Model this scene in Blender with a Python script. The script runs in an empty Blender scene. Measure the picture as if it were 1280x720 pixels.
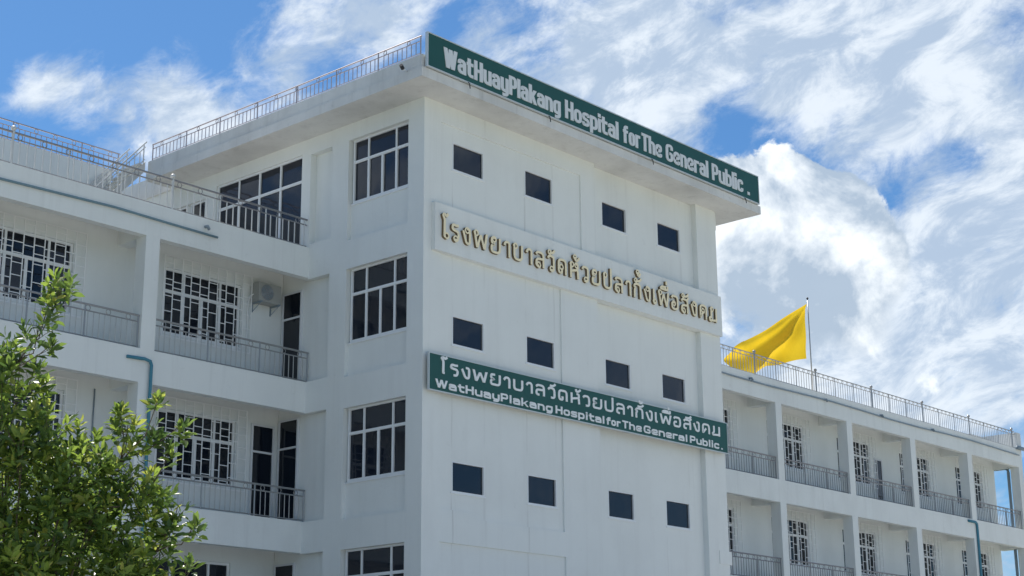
import bpy, bmesh, math, random
from mathutils import Vector, Matrix, Quaternion
random.seed(11)
S = bpy.context.scene
COL = S.collection
R = math.radians

# ------------------------------------------------------------------ camera
cam = bpy.data.cameras.new("camera"); co = bpy.data.objects.new("camera", cam); COL.objects.link(co)
yaw, pitch, roll = 0.83956988, 0.27559024, -0.00766282
fw = Vector((math.sin(yaw)*math.cos(pitch), math.cos(yaw)*math.cos(pitch), math.sin(pitch)))
r0 = Vector((math.cos(yaw), -math.sin(yaw), 0)); u0 = r0.cross(fw)
rt = r0*math.cos(roll) + u0*math.sin(roll); up = rt.cross(fw)
CAMP = Vector((-26.66086, -26.79624, 1.6))
m = Matrix((rt, up, -fw)).transposed().to_4x4(); m.translation = CAMP
co.matrix_world = m
cam.sensor_width = 36.0; cam.lens = 2035.745/1280*36.0
cam.clip_start = 0.1; cam.clip_end = 6000
S.camera = co

# ------------------------------------------------------------------ light, sky, exposure
SUN_EL, SUN_AZ = R(56), R(18)              # azimuth from +Y towards +X: the sun stands behind the building
sd = Vector((math.sin(SUN_AZ)*math.cos(SUN_EL), math.cos(SUN_AZ)*math.cos(SUN_EL), math.sin(SUN_EL)))
sl = bpy.data.lights.new("sun", 'SUN'); sl.energy = 5.0; sl.angle = R(0.55); sl.color = (1, .955, .88)
so = bpy.data.objects.new("sun", sl); COL.objects.link(so)
so.rotation_euler = sd.to_track_quat('Z', 'Y').to_euler(); so.location = (0, 0, 60)
S.view_settings.view_transform = 'Standard'; S.view_settings.look = 'None'
S.view_settings.gamma = 1; S.view_settings.exposure = 0.47

def pixdir(px, py):                        # direction of a point of the sky
    return (fw + rt*((px-640)/2035.745) - up*((py-360)/2035.745)).normalized()

W = bpy.data.worlds.new("World"); S.world = W; W.use_nodes = True
nt = W.node_tree; N = nt.nodes; L = nt.links
for n in list(N): N.remove(n)
def nd(t, **k):
    n = N.new(t)
    for a, b in k.items(): setattr(n, a, b)
    return n
def val(sock, v):
    if hasattr(v, 'outputs'): L.new(v.outputs[0], sock)
    elif hasattr(v, 'is_output'): L.new(v, sock)
    else: sock.default_value = v
def M(op, a, b=0.0, c=None, clamp=False):
    n = nd('ShaderNodeMath', operation=op, use_clamp=clamp); val(n.inputs[0], a); val(n.inputs[1], b)
    if c is not None: val(n.inputs[2], c)
    return n.outputs[0]
def VM(op, a, b=None):
    n = nd('ShaderNodeVectorMath', operation=op); val(n.inputs[0], a)
    if b is not None: val(n.inputs[1], b)
    return n
out = nd('ShaderNodeOutputWorld'); bg = nd('ShaderNodeBackground')
sky = nd('ShaderNodeTexSky', sky_type='NISHITA', sun_disc=False)
sky.sun_elevation = SUN_EL; sky.sun_rotation = SUN_AZ; sky.air_density = 1.0; sky.dust_density = .4; sky.ozone_density = 2.5
tc = nd('ShaderNodeTexCoord'); D = tc.outputs['Generated']
dirn = VM('NORMALIZE', D).outputs[0]
sep = nd('ShaderNodeSeparateXYZ'); val(sep.inputs[0], dirn)
zc = M('ADD', M('MAXIMUM', sep.outputs[2], 0.0), .16)
comb = nd('ShaderNodeCombineXYZ')
val(comb.inputs[0], M('DIVIDE', sep.outputs[0], zc)); val(comb.inputs[1], M('DIVIDE', sep.outputs[1], zc)); comb.inputs[2].default_value = 0
def noise(vec, scale, detail=8, rough=.58, dist=0.0, lac=2.0):
    n = nd('ShaderNodeTexNoise'); val(n.inputs['Vector'], vec); n.inputs['Scale'].default_value = scale
    n.inputs['Detail'].default_value = detail; n.inputs['Roughness'].default_value = rough; n.inputs['Distortion'].default_value = dist
    n.inputs['Lacunarity'].default_value = lac
    return n.outputs[0]
def mapped(vec, rot=(0,0,0), sc=(1,1,1), loc=(0,0,0)):
    n = nd('ShaderNodeMapping'); val(n.inputs[0], vec); n.inputs[1].default_value = loc; n.inputs[2].default_value = rot; n.inputs[3].default_value = sc
    return n.outputs[0]
def blob(px, py, rpx):                     # soft patch of sky round a direction
    d = VM('DOT_PRODUCT', dirn, tuple(pixdir(px, py))).outputs['Value']
    k = 1.0/(1-math.cos(rpx/2035.745))
    return M('EXPONENT', M('MULTIPLY', M('SUBTRACT', d, 1.0), k))
def wsum(items):
    s = None
    for w, b in items:
        t = M('MULTIPLY', b, w); s = t if s is None else M('ADD', s, t)
    return s
def ramp(x, lo, hi):
    n = nd('ShaderNodeMapRange', interpolation_type='SMOOTHSTEP'); val(n.inputs[0], x)
    val(n.inputs[1], lo); val(n.inputs[2], hi)
    return n.outputs[0]
def mixc(f, a, b):
    n = nd('ShaderNodeMix', data_type='RGBA'); val(n.inputs[0], f)
    for s, v in ((n.inputs[6], a), (n.inputs[7], b)):
        if hasattr(v, 'is_output'): L.new(v, s)
        else: s.default_value = v
    return n.outputs[2]
# thin streaky cloud sheet: noise on the sphere of directions, stretched along one heading
SA, SB, SC = Vector((rt*.90+up*.43)), Vector((-rt*.43+up*.90)), Vector(fw)
def axes(ka, kb, kc, off=(0,0,0)):
    c = nd('ShaderNodeCombineXYZ')
    for i, (ax, k) in enumerate(((SA,ka),(SB,kb),(SC,kc))):
        d = VM('DOT_PRODUCT', dirn, tuple(ax)).outputs['Value']
        val(c.inputs[i], M('ADD', M('MULTIPLY', d, k), off[i]))
    return c.outputs[0]
n1 = noise(axes(8, 14, 6, (.3,.9,.2)), 1.0, 12, .60, .35)
n2 = noise(axes(30, 46, 20, (1.3,.2,.5)), 1.0, 12, .66, .4)
base = M('ADD', M('MULTIPLY', n1, .64), M('MULTIPLY', n2, .36))
cover = wsum([(-.17, blob(230,30,130)), (-.14, blob(40,20,150)), (-.14, blob(20,200,50)), (-.10, blob(430,90,45)), (.24, blob(200,130,75)), (.24, blob(50,112,50)), (.16, blob(240,180,50)), (.10, blob(110,90,40)),
              (.10, blob(355,85,34)), (.10, blob(400,25,60)), (.07, blob(560,20,120)), (-.20, blob(915,160,44)), (-.10, blob(985,178,36)), (-.07, blob(1130,200,40)), (.15, blob(1150,80,170)), (.15, blob(780,60,110)),
              (-.16, blob(1205,200,34)), (.16, blob(1210,320,110)), (-.14, blob(1115,250,30)), (-.20, blob(1190,470,26)), (.15, blob(1220,470,110)), (.08, blob(1130,330,70)), (.22, blob(1020,420,110)), (.14, blob(1260,180,60)),
              (-.10, blob(1240,395,36)), (-.08, blob(700,75,30)), (.05, blob(1000,100,200))])
a1 = ramp(M('ADD', base, cover), .44, .645)
n3 = noise(axes(17, 30, 12, (.34,.95,.2)), 1.0, 12, .66, .4)
sheetcol = mixc(ramp(n3, .38, .60), (6.4, 6.95, 7.5, 1), (3.6, 4.45, 5.6, 1))
# heaped cumulus with firm edges
pc = VM('SCALE', dirn); pc.inputs[3].default_value = 1.0
nc = noise(pc.outputs[0], 15, 12, .60, .25)
nbig = noise(pc.outputs[0], 7, 3, .5)
heap = wsum([(1.0, blob(945,285,78)), (1.15, blob(1060,255,56)), (.6, blob(1100,310,50)), (.85, blob(915,232,40)), (.75, blob(985,225,40)), (1.0, blob(1065,340,66)), (.6, blob(1040,400,60)), (.8, blob(960,370,80)),
             (.62, blob(1285,530,42)), (.45, blob(1080,440,60)), (.5, blob(190,195,28)), (.42, blob(1160,490,28))])
hsum = M('ADD', heap, M('MULTIPLY', M('SUBTRACT', nc, .5), 2.6))
soft = wsum([(.42, blob(1080,430,90)), (.3, blob(1000,430,90)), (.3, blob(190,190,50))])
a2 = M('MULTIPLY', ramp(M('SUBTRACT', hsum, .5), 0.0, M('ADD', .14, soft)), .97)
nc2 = noise(mapped(pc.outputs[0], loc=(-.010,.004,-.016)), 15, 12, .60, .25)
relief_ = M('SUBTRACT', nc, nc2)
nc3 = noise(mapped(pc.outputs[0], loc=(-.024,.008,-.040)), 15, 6, .55, .25)
det = M('ADD', M('ADD', M('MULTIPLY', relief_, 3.2), M('MULTIPLY', M('SUBTRACT', nc, nc3), 2.4)), M('MULTIPLY', M('SUBTRACT', nbig, .5), .9))
grey = M('MINIMUM', wsum([(.8, blob(1090,350,50)), (.6, blob(1020,400,80)), (.6, blob(1085,440,80)), (.3, blob(1000,320,50)), (.25, blob(930,400,60))]), 1.0)
lit = M('SUBTRACT', M('ADD', det, .68), M('MULTIPLY', grey, .40), clamp=True)
cumcol = mixc(lit, (3.3, 4.1, 5.1, 1), (7.7, 8.1, 8.4, 1))
skyc = VM('MULTIPLY', sky.outputs[0], (.37, .61, .80)).outputs[0]
c1 = mixc(M('MULTIPLY', a1, .93), skyc, sheetcol)
c2 = mixc(a2, c1, cumcol)
below = ramp(sep.outputs[2], -.02, .03)
c3 = mixc(below, (2.6, 2.7, 2.8, 1), c2)
L.new(c3, bg.inputs[0]); bg.inputs[1].default_value = 0.1
L.new(bg.outputs[0], out.inputs[0])

# ------------------------------------------------------------------ materials
def mat(name, col, rough=.6, metal=0.0, spec=.5, var=0.0, vscale=3.0, streak=0.0, bump=0.0, bscale=60, trans=0.0, dirt=(.35,.34,.32)):
    m = bpy.data.materials.new(name); m.use_nodes = True
    t = m.node_tree; b = t.nodes['Principled BSDF']
    b.inputs['Base Color'].default_value = (*col, 1); b.inputs['Roughness'].default_value = rough
    b.inputs['Metallic'].default_value = metal; b.inputs['Specular IOR Level'].default_value = spec
    tcn = t.nodes.new('ShaderNodeNewGeometry')
    cur = None
    def mix(f, a, c):
        n = t.nodes.new('ShaderNodeMix'); n.data_type = 'RGBA'; t.links.new(f, n.inputs[0])
        if isinstance(a, tuple): n.inputs[6].default_value = (*a, 1)
        else: t.links.new(a, n.inputs[6])
        n.inputs[7].default_value = (*c, 1); return n.outputs[2]
    def nz(scale, sc=(1,1,1), det=6, lo=.35, hi=.7, to=1.0, rgh=.6):
        mp = t.nodes.new('ShaderNodeMapping'); mp.inputs[3].default_value = sc; t.links.new(tcn.outputs[0], mp.inputs[0])
        n = t.nodes.new('ShaderNodeTexNoise'); n.inputs['Scale'].default_value = scale; n.inputs['Detail'].default_value = det; n.inputs['Roughness'].default_value = rgh
        t.links.new(mp.outputs[0], n.inputs['Vector'])
        r = t.nodes.new('ShaderNodeMapRange'); r.inputs[1].default_value = lo; r.inputs[2].default_value = hi; r.inputs[4].default_value = to
        t.links.new(n.outputs[0], r.inputs[0]); return r.outputs[0]
    if var: cur = mix(nz(vscale, to=var), col, tuple(c*.62 for c in col))
    if streak:
        cur = mix(nz(1.0, (3.1,3.1,.16), 8, .52, .80, streak, .7), cur or col, dirt)
        cur = mix(nz(.55, (1,1,.6), 7, .48, .75, streak*.8), cur, dirt)
        cur = mix(nz(2.5, (1,1,1), 8, .62, .72, streak*.7, .7), cur, dirt)
    if cur: t.links.new(cur, b.inputs['Base Color'])
    if bump:
        n = t.nodes.new('ShaderNodeTexNoise'); n.inputs['Scale'].default_value = bscale; n.inputs['Detail'].default_value = 5
        t.links.new(tcn.outputs[0], n.inputs['Vector'])
        bp = t.nodes.new('ShaderNodeBump'); bp.inputs['Strength'].default_value = bump; bp.inputs['Distance'].default_value = .02
        t.links.new(n.outputs[0], bp.inputs['Height']); t.links.new(bp.outputs[0], b.inputs['Normal'])
    if trans:
        tr = t.nodes.new('ShaderNodeBsdfTranslucent'); ms = t.nodes.new('ShaderNodeMixShader'); ms.inputs[0].default_value = trans
        if cur: t.links.new(cur, tr.inputs[0])
        else: tr.inputs[0].default_value = (*col, 1)
        t.links.new(b.outputs[0], ms.inputs[1]); t.links.new(tr.outputs[0], ms.inputs[2])
        t.links.new(ms.outputs[0], t.nodes['Material Output'].inputs[0])
    return m
WALL = mat('painted_wall', (.79,.812,.79), .8, var=.10, vscale=.7, streak=.22, bump=.25, bscale=9)
FASCIA = mat('roof_edge_paint', (.72,.72,.70), .85, var=.2, vscale=1.3, streak=.45, bump=.3, bscale=14)
INNER = mat('inner_wall', (.76,.79,.78), .85, var=.12, vscale=.9, streak=.12, bump=.2, bscale=9)
FRAME = mat('window_frame_white', (.80,.82,.83), .45)
GRILLE = mat('grille_white_metal', (.82,.83,.83), .45)
ALU = mat('grey_aluminium', (.62,.64,.65), .45, .2)
STEEL = mat('stainless_steel', (.36,.36,.36), .36, .6)
STEELD = mat('weathered_steel', (.26,.26,.27), .45, .5)
PAINTRAIL = mat('pale_painted_metal', (.60,.60,.58), .4, .15)
LIGHTST = mat('dull_bar_metal', (.48,.48,.47), .45, .3)
TEAL = mat('grey_teal_pipe', (.17,.27,.32), .6, var=.3)
REDSTEEL = mat('brownish_rail', (.44,.39,.40), .45, .5)
SIGNG = mat('sign_green', (.010,.088,.072), .42, var=.35, vscale=1.1)
SIGNF = mat('sign_frame', (.62,.66,.66), .4, .3)
LETW = mat('letter_white', (.84,.86,.86), .5)
LETS = mat('letter_silver', (.70,.73,.74), .5)
GOLD = mat('letter_gold', (.95,.83,.56), .5)
GOLDE = mat('letter_brown_edge', (.17,.12,.06), .7)
DARK = mat('dark_metal', (.03,.03,.035), .5)
PIPEG = mat('grey_pipe', (.24,.30,.35), .6)
PIPEB = mat('blue_pipe', (.05,.22,.31), .5, var=.3)
ACM = mat('air_conditioner_grey', (.36,.37,.355), .55, var=.2, vscale=6)
YEL = mat('flag_cloth', (.80,.54,.02), .8, trans=.38, var=.2, vscale=2)
CONC = mat('terrace_concrete', (.36,.36,.35), .9, var=.3, vscale=1)
DOORG = mat('door_white', (.66,.68,.70), .5)
def glass_mat(name, tint):
    m = mat(name, tint, .04, 0, .5)
    t = m.node_tree; b = t.nodes['Principled BSDF']; g = t.nodes['Geometry'] if 'Geometry' in t.nodes else t.nodes.new('ShaderNodeNewGeometry')
    n = t.nodes.new('ShaderNodeTexNoise'); n.inputs['Scale'].default_value = 1.3; n.inputs['Detail'].default_value = 2
    t.links.new(g.outputs[0], n.inputs['Vector'])
    bp = t.nodes.new('ShaderNodeBump'); bp.inputs['Strength'].default_value = .12; bp.inputs['Distance'].default_value = .03
    t.links.new(n.outputs[0], bp.inputs['Height']); t.links.new(bp.outputs[0], b.inputs['Normal'])
    return m
TWALL = mat('tower_wall', (.79,.812,.79), .8, var=.10, vscale=.7, streak=.13, bump=.25, bscale=9)
def drips(m, xs, amt):
    t = m.node_tree; b = t.nodes['Principled BSDF']; g = t.nodes.new('ShaderNodeNewGeometry'); sp = t.nodes.new('ShaderNodeSeparateXYZ'); t.links.new(g.outputs[0], sp.inputs[0])
    def mm(op, a, c=0.0):
        n = t.nodes.new('ShaderNodeMath'); n.operation = op
        for k, v in ((0,a),(1,c)):
            if hasattr(v, 'is_output'): t.links.new(v, n.inputs[k])
            else: n.inputs[k].default_value = v
        return n.outputs[0]
    wn = t.nodes.new('ShaderNodeTexNoise'); wn.inputs['Scale'].default_value = .8; wn.inputs['Detail'].default_value = 3; t.links.new(g.outputs[0], wn.inputs['Vector'])
    xx = mm('ADD', sp.outputs[0], mm('MULTIPLY', mm('SUBTRACT', wn.outputs[0], .5), .10)); tot = None
    for x, wd, am in xs:
        d = mm('DIVIDE', mm('SUBTRACT', xx, x), wd); e = mm('MULTIPLY', mm('EXPONENT', mm('MULTIPLY', mm('MULTIPLY', d, d), -1.0)), am)
        tot = e if tot is None else mm('ADD', tot, e)
    mp = t.nodes.new('ShaderNodeMapping'); mp.inputs[3].default_value = (1,1,.35); t.links.new(g.outputs[0], mp.inputs[0])
    n = t.nodes.new('ShaderNodeTexNoise'); n.inputs['Scale'].default_value = 1.1; n.inputs['Detail'].default_value = 6; t.links.new(mp.outputs[0], n.inputs['Vector'])
    r = t.nodes.new('ShaderNodeMapRange'); r.inputs[1].default_value = .50; r.inputs[2].default_value = .66; r.inputs[4].default_value = amt; t.links.new(n.outputs[0], r.inputs[0])
    f = mm('MULTIPLY', tot, r.outputs[0])
    mx = t.nodes.new('ShaderNodeMix'); mx.data_type = 'RGBA'; t.links.new(f, mx.inputs[0])
    t.links.new(b.inputs['Base Color'].links[0].from_socket, mx.inputs[6]); mx.inputs[7].default_value = (.26,.25,.23,1)
    t.links.new(mx.outputs[2], b.inputs['Base Color'])
drips(TWALL, [(1.05,.02,1),(2.2,.04,.5),(3.78,.025,.9),(4.91,.03,.6),(7.16,.025,1),(8.29,.05,.5),(9.72,.025,.9),(10.85,.04,.6),(6.67,.03,.4),(.3,.10,.3),(11.9,.06,.4)], .34)
GLASS = glass_mat('tinted_glass', (.012,.017,.028)); GLASS2 = glass_mat('tinted_glass_dark', (.008,.011,.018))

# ------------------------------------------------------------------ helpers
class MB:
    def __init__(s): s.v = []; s.f = []; s.mi = []
    def face(s, pts, mi=0):
        i = len(s.v); s.v += [tuple(p) for p in pts]; s.f.append(tuple(range(i, i+len(pts)))); s.mi.append(mi)
    def box(s, x0, x1, y0, y1, z0, z1, mi=0):
        if x0 > x1: x0, x1 = x1, x0
        if y0 > y1: y0, y1 = y1, y0
        i = len(s.v)
        s.v += [(x0,y0,z0),(x1,y0,z0),(x1,y1,z0),(x0,y1,z0),(x0,y0,z1),(x1,y0,z1),(x1,y1,z1),(x0,y1,z1)]
        for q in ((0,3,2,1),(4,5,6,7),(0,1,5,4),(1,2,6,5),(2,3,7,6),(3,0,4,7)):
            s.f.append(tuple(i+k for k in q)); s.mi.append(mi)
    def tube(s, pts, r, n=6, mi=0, r2=None, cap=True):
        pts = [Vector(p) for p in pts]; rings = []
        for k, p in enumerate(pts):
            d = (pts[min(k+1, len(pts)-1)] - pts[max(k-1, 0)]).normalized()
            a = Vector((0,0,1)) if abs(d.z) < .9 else Vector((1,0,0))
            u = d.cross(a).normalized(); w = d.cross(u)
            rr = r if r2 is None else r + (r2-r)*k/(len(pts)-1)
            i = len(s.v)
            s.v += [tuple(p + (u*math.cos(t*2*math.pi/n) + w*math.sin(t*2*math.pi/n))*rr) for t in range(n)]
            rings.append(i)
        for a, b in zip(rings, rings[1:]):
            for t in range(n):
                s.f.append((a+t, a+(t+1)%n, b+(t+1)%n, b+t)); s.mi.append(mi)
        if cap:
            s.f.append(tuple(rings[0]+t for t in reversed(range(n)))); s.mi.append(mi)
            s.f.append(tuple(rings[-1]+t for t in range(n))); s.mi.append(mi)
    def ball(s, c, r, mi=0, nu=10, nv=6):
        c = Vector(c); i = len(s.v)
        for a in range(1, nv):
            for b in range(nu):
                t = math.pi*a/nv; p = 2*math.pi*b/nu
                s.v.append(tuple(c + Vector((math.sin(t)*math.cos(p), math.sin(t)*math.sin(p), math.cos(t)))*r))
        s.v += [(c.x, c.y, c.z+r), (c.x, c.y, c.z-r)]
        T = len(s.v)-2
        for a in range(nv-2):
            for b in range(nu):
                s.f.append((i+a*nu+b, i+(a+1)*nu+b, i+(a+1)*nu+(b+1)%nu, i+a*nu+(b+1)%nu)); s.mi.append(mi)
        for b in range(nu):
            s.f.append((T, i+b, i+(b+1)%nu)); s.mi.append(mi)
            s.f.append((T+1, i+(nv-2)*nu+(b+1)%nu, i+(nv-2)*nu+b)); s.mi.append(mi)
    def mesh(s, name, mats, smooth=False):
        me = bpy.data.meshes.new(name); me.from_pydata(s.v, [], s.f)
        for x in (mats if isinstance(mats, (list, tuple)) else [mats]): me.materials.append(x)
        me.polygons.foreach_set('material_index', s.mi)
        if smooth: me.polygons.foreach_set('use_smooth', [True]*len(s.f))
        me.validate(); me.update(); return me
    def build(s, name, mats, parent=None, smooth=False, loc=None):
        return link(name, s.mesh(name, mats, smooth), parent, loc)
def link(name, me, parent=None, loc=None):
    o = bpy.data.objects.new(name, me); COL.objects.link(o)
    if parent is not None: o.parent = parent
    if loc is not None: o.location = loc
    return o
def thing(name, label, cat, loc=(0,0,0), group=None, kind=None):
    o = bpy.data.objects.new(name, None); COL.objects.link(o); o.location = loc; o.empty_display_size = .3
    o['label'] = label; o['category'] = cat
    if group: o['group'] = group
    return o
def tag(o, label, cat, group=None):
    o['label'] = label; o['category'] = cat
    if group: o['group'] = group
    return o
def copy_tree(o, parent=None):
    c = o.copy(); COL.objects.link(c)
    if parent is not None: c.parent = parent
    for ch in list(o.children): copy_tree(ch, c)
    return c

def relief(mb, org, U, Nn, us, vs, dep, skirts=(), sk=.4, mi=0):
    """stepped wall face: us along U, vs up, dep(u,v) = depth inwards (None = opening)"""
    org = Vector(org); U = Vector(U); Nn = Vector(Nn)
    P = lambda u, v, d: org + U*u + Vector((0,0,v)) - Nn*d
    nu, nv = len(us)-1, len(vs)-1
    d = [[dep((us[i]+us[i+1])/2, (vs[j]+vs[j+1])/2) for j in range(nv)] for i in range(nu)]
    for i in range(nu):
        for j in range(nv):
            a = d[i][j]
            if a is not None: mb.face([P(us[i],vs[j],a), P(us[i+1],vs[j],a), P(us[i+1],vs[j+1],a), P(us[i],vs[j+1],a)], mi)
            A = .3 if a is None else a
            if i < nu-1:
                b = d[i+1][j]; Bb = .3 if b is None else b
                if A != Bb: mb.face([P(us[i+1],vs[j],A), P(us[i+1],vs[j],Bb), P(us[i+1],vs[j+1],Bb), P(us[i+1],vs[j+1],A)], mi)
            if j < nv-1:
                b = d[i][j+1]; Bb = .3 if b is None else b
                if A != Bb: mb.face([P(us[i],vs[j+1],A), P(us[i+1],vs[j+1],A), P(us[i+1],vs[j+1],Bb), P(us[i],vs[j+1],Bb)], mi)
            if i == 0 and 'u0' in skirts: mb.face([P(us[0],vs[j],A), P(us[0],vs[j],sk), P(us[0],vs[j+1],sk), P(us[0],vs[j+1],A)], mi)
            if i == nu-1 and 'u1' in skirts: mb.face([P(us[-1],vs[j],A), P(us[-1],vs[j],sk), P(us[-1],vs[j+1],sk), P(us[-1],vs[j+1],A)], mi)
            if j == nv-1 and 'v1' in skirts: mb.face([P(us[i],vs[-1],A), P(us[i+1],vs[-1],A), P(us[i+1],vs[-1],sk), P(us[i],vs[-1],sk)], mi)

# local frame helper: a piece drawn in (u, depth, v) on a wall; face 'front' looks to -Y, 'side' looks to -X
def to_side(mb):      # (u, d, v) front-facing -> side wall: u runs along Y, depth along +X
    mb.v = [(y, x, z) for (x, y, z) in mb.v]
    mb.f = [tuple(reversed(f)) for f in mb.f]
    return mb

# ------------------------------------------------------------------ ground
g = MB(); g.face([(-3000,-3000,0),(3000,-3000,0),(3000,3000,0),(-3000,3000,0)])
o = g.build('ground', mat('ground_grass', (.10,.13,.05), .95, var=.5, vscale=.05)); o['kind'] = 'structure'
g = MB(); g.face([(-60,-60,.004),(80,-60,.004),(80,2,.004),(-60,2,.004)])
o = g.build('forecourt_bounce_paving', mat('bounce_paving', (.50,.475,.43), .9, var=.2, vscale=.4, bump=.2)); o['kind'] = 'structure'  # out of view; made broad and pale to bounce sunlight onto the walls

# ------------------------------------------------------------------ glazed window builder
def window_tree(parent, u0, u1, z0, z1, side, depth, at, kind='seven', fmat=FRAME, gmat=GLASS, barw=.05):
    """window part (frame mesh) with a pane sub-part per light. at = coordinate of the plane the frame backs on."""
    D0, D1 = at-depth, at                    # frame from D0 (front) to D1
    f = MB(); panes = []
    w, h = u1-u0, z1-z0; b = barw
    f.box(u0, u1, D0, D1, z0, z0+b); f.box(u0, u1, D0, D1, z1-b, z1)
    f.box(u0, u0+b, D0, D1, z0+b, z1-b); f.box(u1-b, u1, D0, D1, z0+b, z1-b)
    e = .004
    if kind == 'single': panes.append((u0+b, u1-b, z0+b, z1-b))
    elif kind in ('seven', 'eight'):
        zt = z0 + h*(.66 if kind == 'seven' else .73)
        f.box(u0+b, u1-b, D0+e, D1, zt-b/2, zt+b/2)
        q = (w-2*b)/4
        lows = [u0+b+q*k for k in (1,2,3)]
        ups = [lows[0], lows[2]] if kind == 'seven' else lows
        lo_b = b*.9
        prev = u0+b
        for k, x in enumerate(lows + [u1-b]):
            last = k == 3
            if not last: f.box(x-lo_b*.75, x+lo_b*.75, D0+.008, D1, z0+b, zt-b/2)
            panes.append((prev, (x-lo_b*.75) if not last else x, z0+b, zt-b/2)); prev = x+lo_b*.75
        prev = u0+b
        for x in ups: 
            f.box(x-b/2, x+b/2, D0+e, D1, zt+b/2, z1-b); panes.append((prev, x-b/2, zt+b/2, z1-b)); prev = x+b/2
        panes.append((prev, u1-b, zt+b/2, z1-b))
        # thin casement rims round the lower lights
        for (a, c, z_, zz) in panes[:4]:
            r = .022
            f.box(a, c, D0+.012, D1, z_, z_+r); f.box(a, c, D0+.012, D1, zz-r, zz)
    elif kind == 'door':
        zt = z0 + h*.72
        f.box(u0+b, u1-b, D0+e, D1, zt-b/2, zt+b/2)
        f.box(u0+b, u1-b, D0+.012, D1, z0+b, z0+b+.09)
        panes = [(u0+b, u1-b, z0+b+.09, zt-b/2), (u0+b, u1-b, zt+b/2, z1-b)]
    if side: to_side(f)
    nm = {'door':'glazed_door'}.get(kind, 'window')
    o = f.build(nm, fmat, parent)
    for (a, c, z_, zz) in panes:
        p = MB(); pd = D0 + depth*.55
        j = random.uniform(-.009, .009)
        p.box(a-.004, c+.004, pd, pd+.008, z_-.004, zz+.004)
        p.v = [(x, y + (j*(1 if x > (a+c)/2 else -1)), z) for x, y, z in p.v]
        if side: to_side(p)
        p.build('pane', gmat, o)
    return o

def grille_mesh(w, h, step, seed, r=.011):
    """welded bar grille: uprights with staggered short cross bars, origin bottom-left"""
    rnd = random.Random(seed); g = MB()
    n = max(2, round(w/step)); st = w/n
    for k in range(n+1):
        g.box(k*st-r, k*st+r, 0, .02, 0, h)
    for z in (.012, h):
        g.box(-r, w+r, .003, .018, z-r, z+r)
    pats = [(.10,.30,.50,.63,.72,.90), (.06,.22,.40,.55,.68,.80,.93), (.14,.34,.46,.60,.70,.86)]
    for k in range(n):
        for fz in pats[(k*2+seed) % 3]:
            z = h*(fz + rnd.choice((0, .012, -.012)))
            g.box(k*st+r, (k+1)*st-r, .003, .018, z-r*.8, z+r*.8)
    return g

# ------------------------------------------------------------------ railing builder (a part of its building)
BAL = {}
def bal_mesh(h, r, mt):
    k = (round(h,3), r, mt.name)
    if k not in BAL:
        b = MB(); b.box(-r, r, -r, r, 0, h); BAL[k] = b.mesh('baluster', mt)
    return BAL[k]
RING = {}
def ring_mesh(mt, R0, r=.011):
    k = (mt.name, R0)
    if k not in RING:
        b = MB(); n = 12
        b.tube([(R0*math.cos(2*math.pi*t/n), 0, R0*math.sin(2*math.pi*t/n)) for t in range(n+1)], r, 5, cap=False)
        RING[k] = b.mesh('ring', mt)
    return RING[k]
def railing(parent, p0, p1, h, posts, ball=(), bspace=.145, rspace=.5, mt=STEEL, bmt=None, drop=.15, z0=.05, post_r=.018, ballr=.05, pr_ball=.03, topr=.024, name='railing', slope=0.0, br=.006, pmt=None):
    """p0->p1 at floor level; posts = fractions in metres from p0; ball = posts that are thick with a ball finial"""
    p0 = Vector(p0); p1 = Vector(p1); bmt = bmt or mt
    dv = p1-p0; Ln = Vector((dv.x, dv.y, 0)).length; dh = Vector((dv.x, dv.y, 0))/Ln; rise = dv.z/Ln
    ang = math.atan2(dh.y, dh.x)
    Q = lambda s, z: (dh*s) + Vector((0,0,rise*s+z))
    f = MB()
    f.tube([Q(-.03,h), Q(Ln+.03,h)], topr, 6); f.tube([Q(0,h-drop), Q(Ln,h-drop)], topr*.7, 5); f.tube([Q(0,z0), Q(Ln,z0)], topr*.6, 5)
    o = f.build(name, mt, parent, loc=tuple(p0))
    for s in posts:
        b = MB()
        if s in ball:
            b.tube([(0,0,-.02), (0,0,h+.04)], pr_ball, 8); b.ball((0,0,h+.04+ballr*.8), ballr)
        else: b.tube([(0,0,-.02), (0,0,h)], post_r, 6)
        b.build('post', pmt or mt, o, loc=tuple(Q(s,0)), smooth=False)
    n = int(Ln/bspace); me = bal_mesh(h-drop-z0, br, bmt); cnt = 0
    for k in range(1, n):
        s = k*Ln/n
        if any(abs(s-q) < bspace*.35 for q in posts): continue
        b = link('baluster', me, o, tuple(Q(s, z0))); b.rotation_euler.z = ang
    if rspace:
        n = int(Ln/rspace); rm = ring_mesh(mt, drop/2-.012)
        for k in range(n):
            s = (k+.5)*Ln/n
            b = link('ring', rm, o, tuple(Q(s, h-drop/2-.004))); b.rotation_euler.z = ang
    return o

# ================================================================== TOWER
TW = 12.45
tower = thing('hospital_tower', 'tall white front block of the hospital with flat overhanging roof and small square windows', 'building')
mb = MB()
ROWS = (15.6, 11.08, 7.48, 3.9)
COLS = ((1.05,2.2),(3.78,4.91),(7.16,8.29),(9.72,10.85))
def wz(r): return (r, r+.745)
def fdep(x, z):
    for r in ROWS:
        if r < z < r+.745:
            for a, b in COLS:
                if a < x < b: return (.27 if a > 6 else .13 if not (r > 15 and False) else .13)
    if 6.67 < x < 11.46: return .17
    if .6 < x < 6.06 and 13.4 < z < 16.75: return .045
    if .6 < x < 5.15 and 7.04 < z < 13.4: return .045
    if 1.77 < x < 5.15 and 6.89 < z < 7.04: return .045
    if .6 < x < 5.19 and 3.6 < z < 6.26: return .045
    return 0
us = sorted({0,.6,1.77,5.15,5.19,6.06,6.67,11.46,TW} | {v for c in COLS for v in c})
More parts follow.
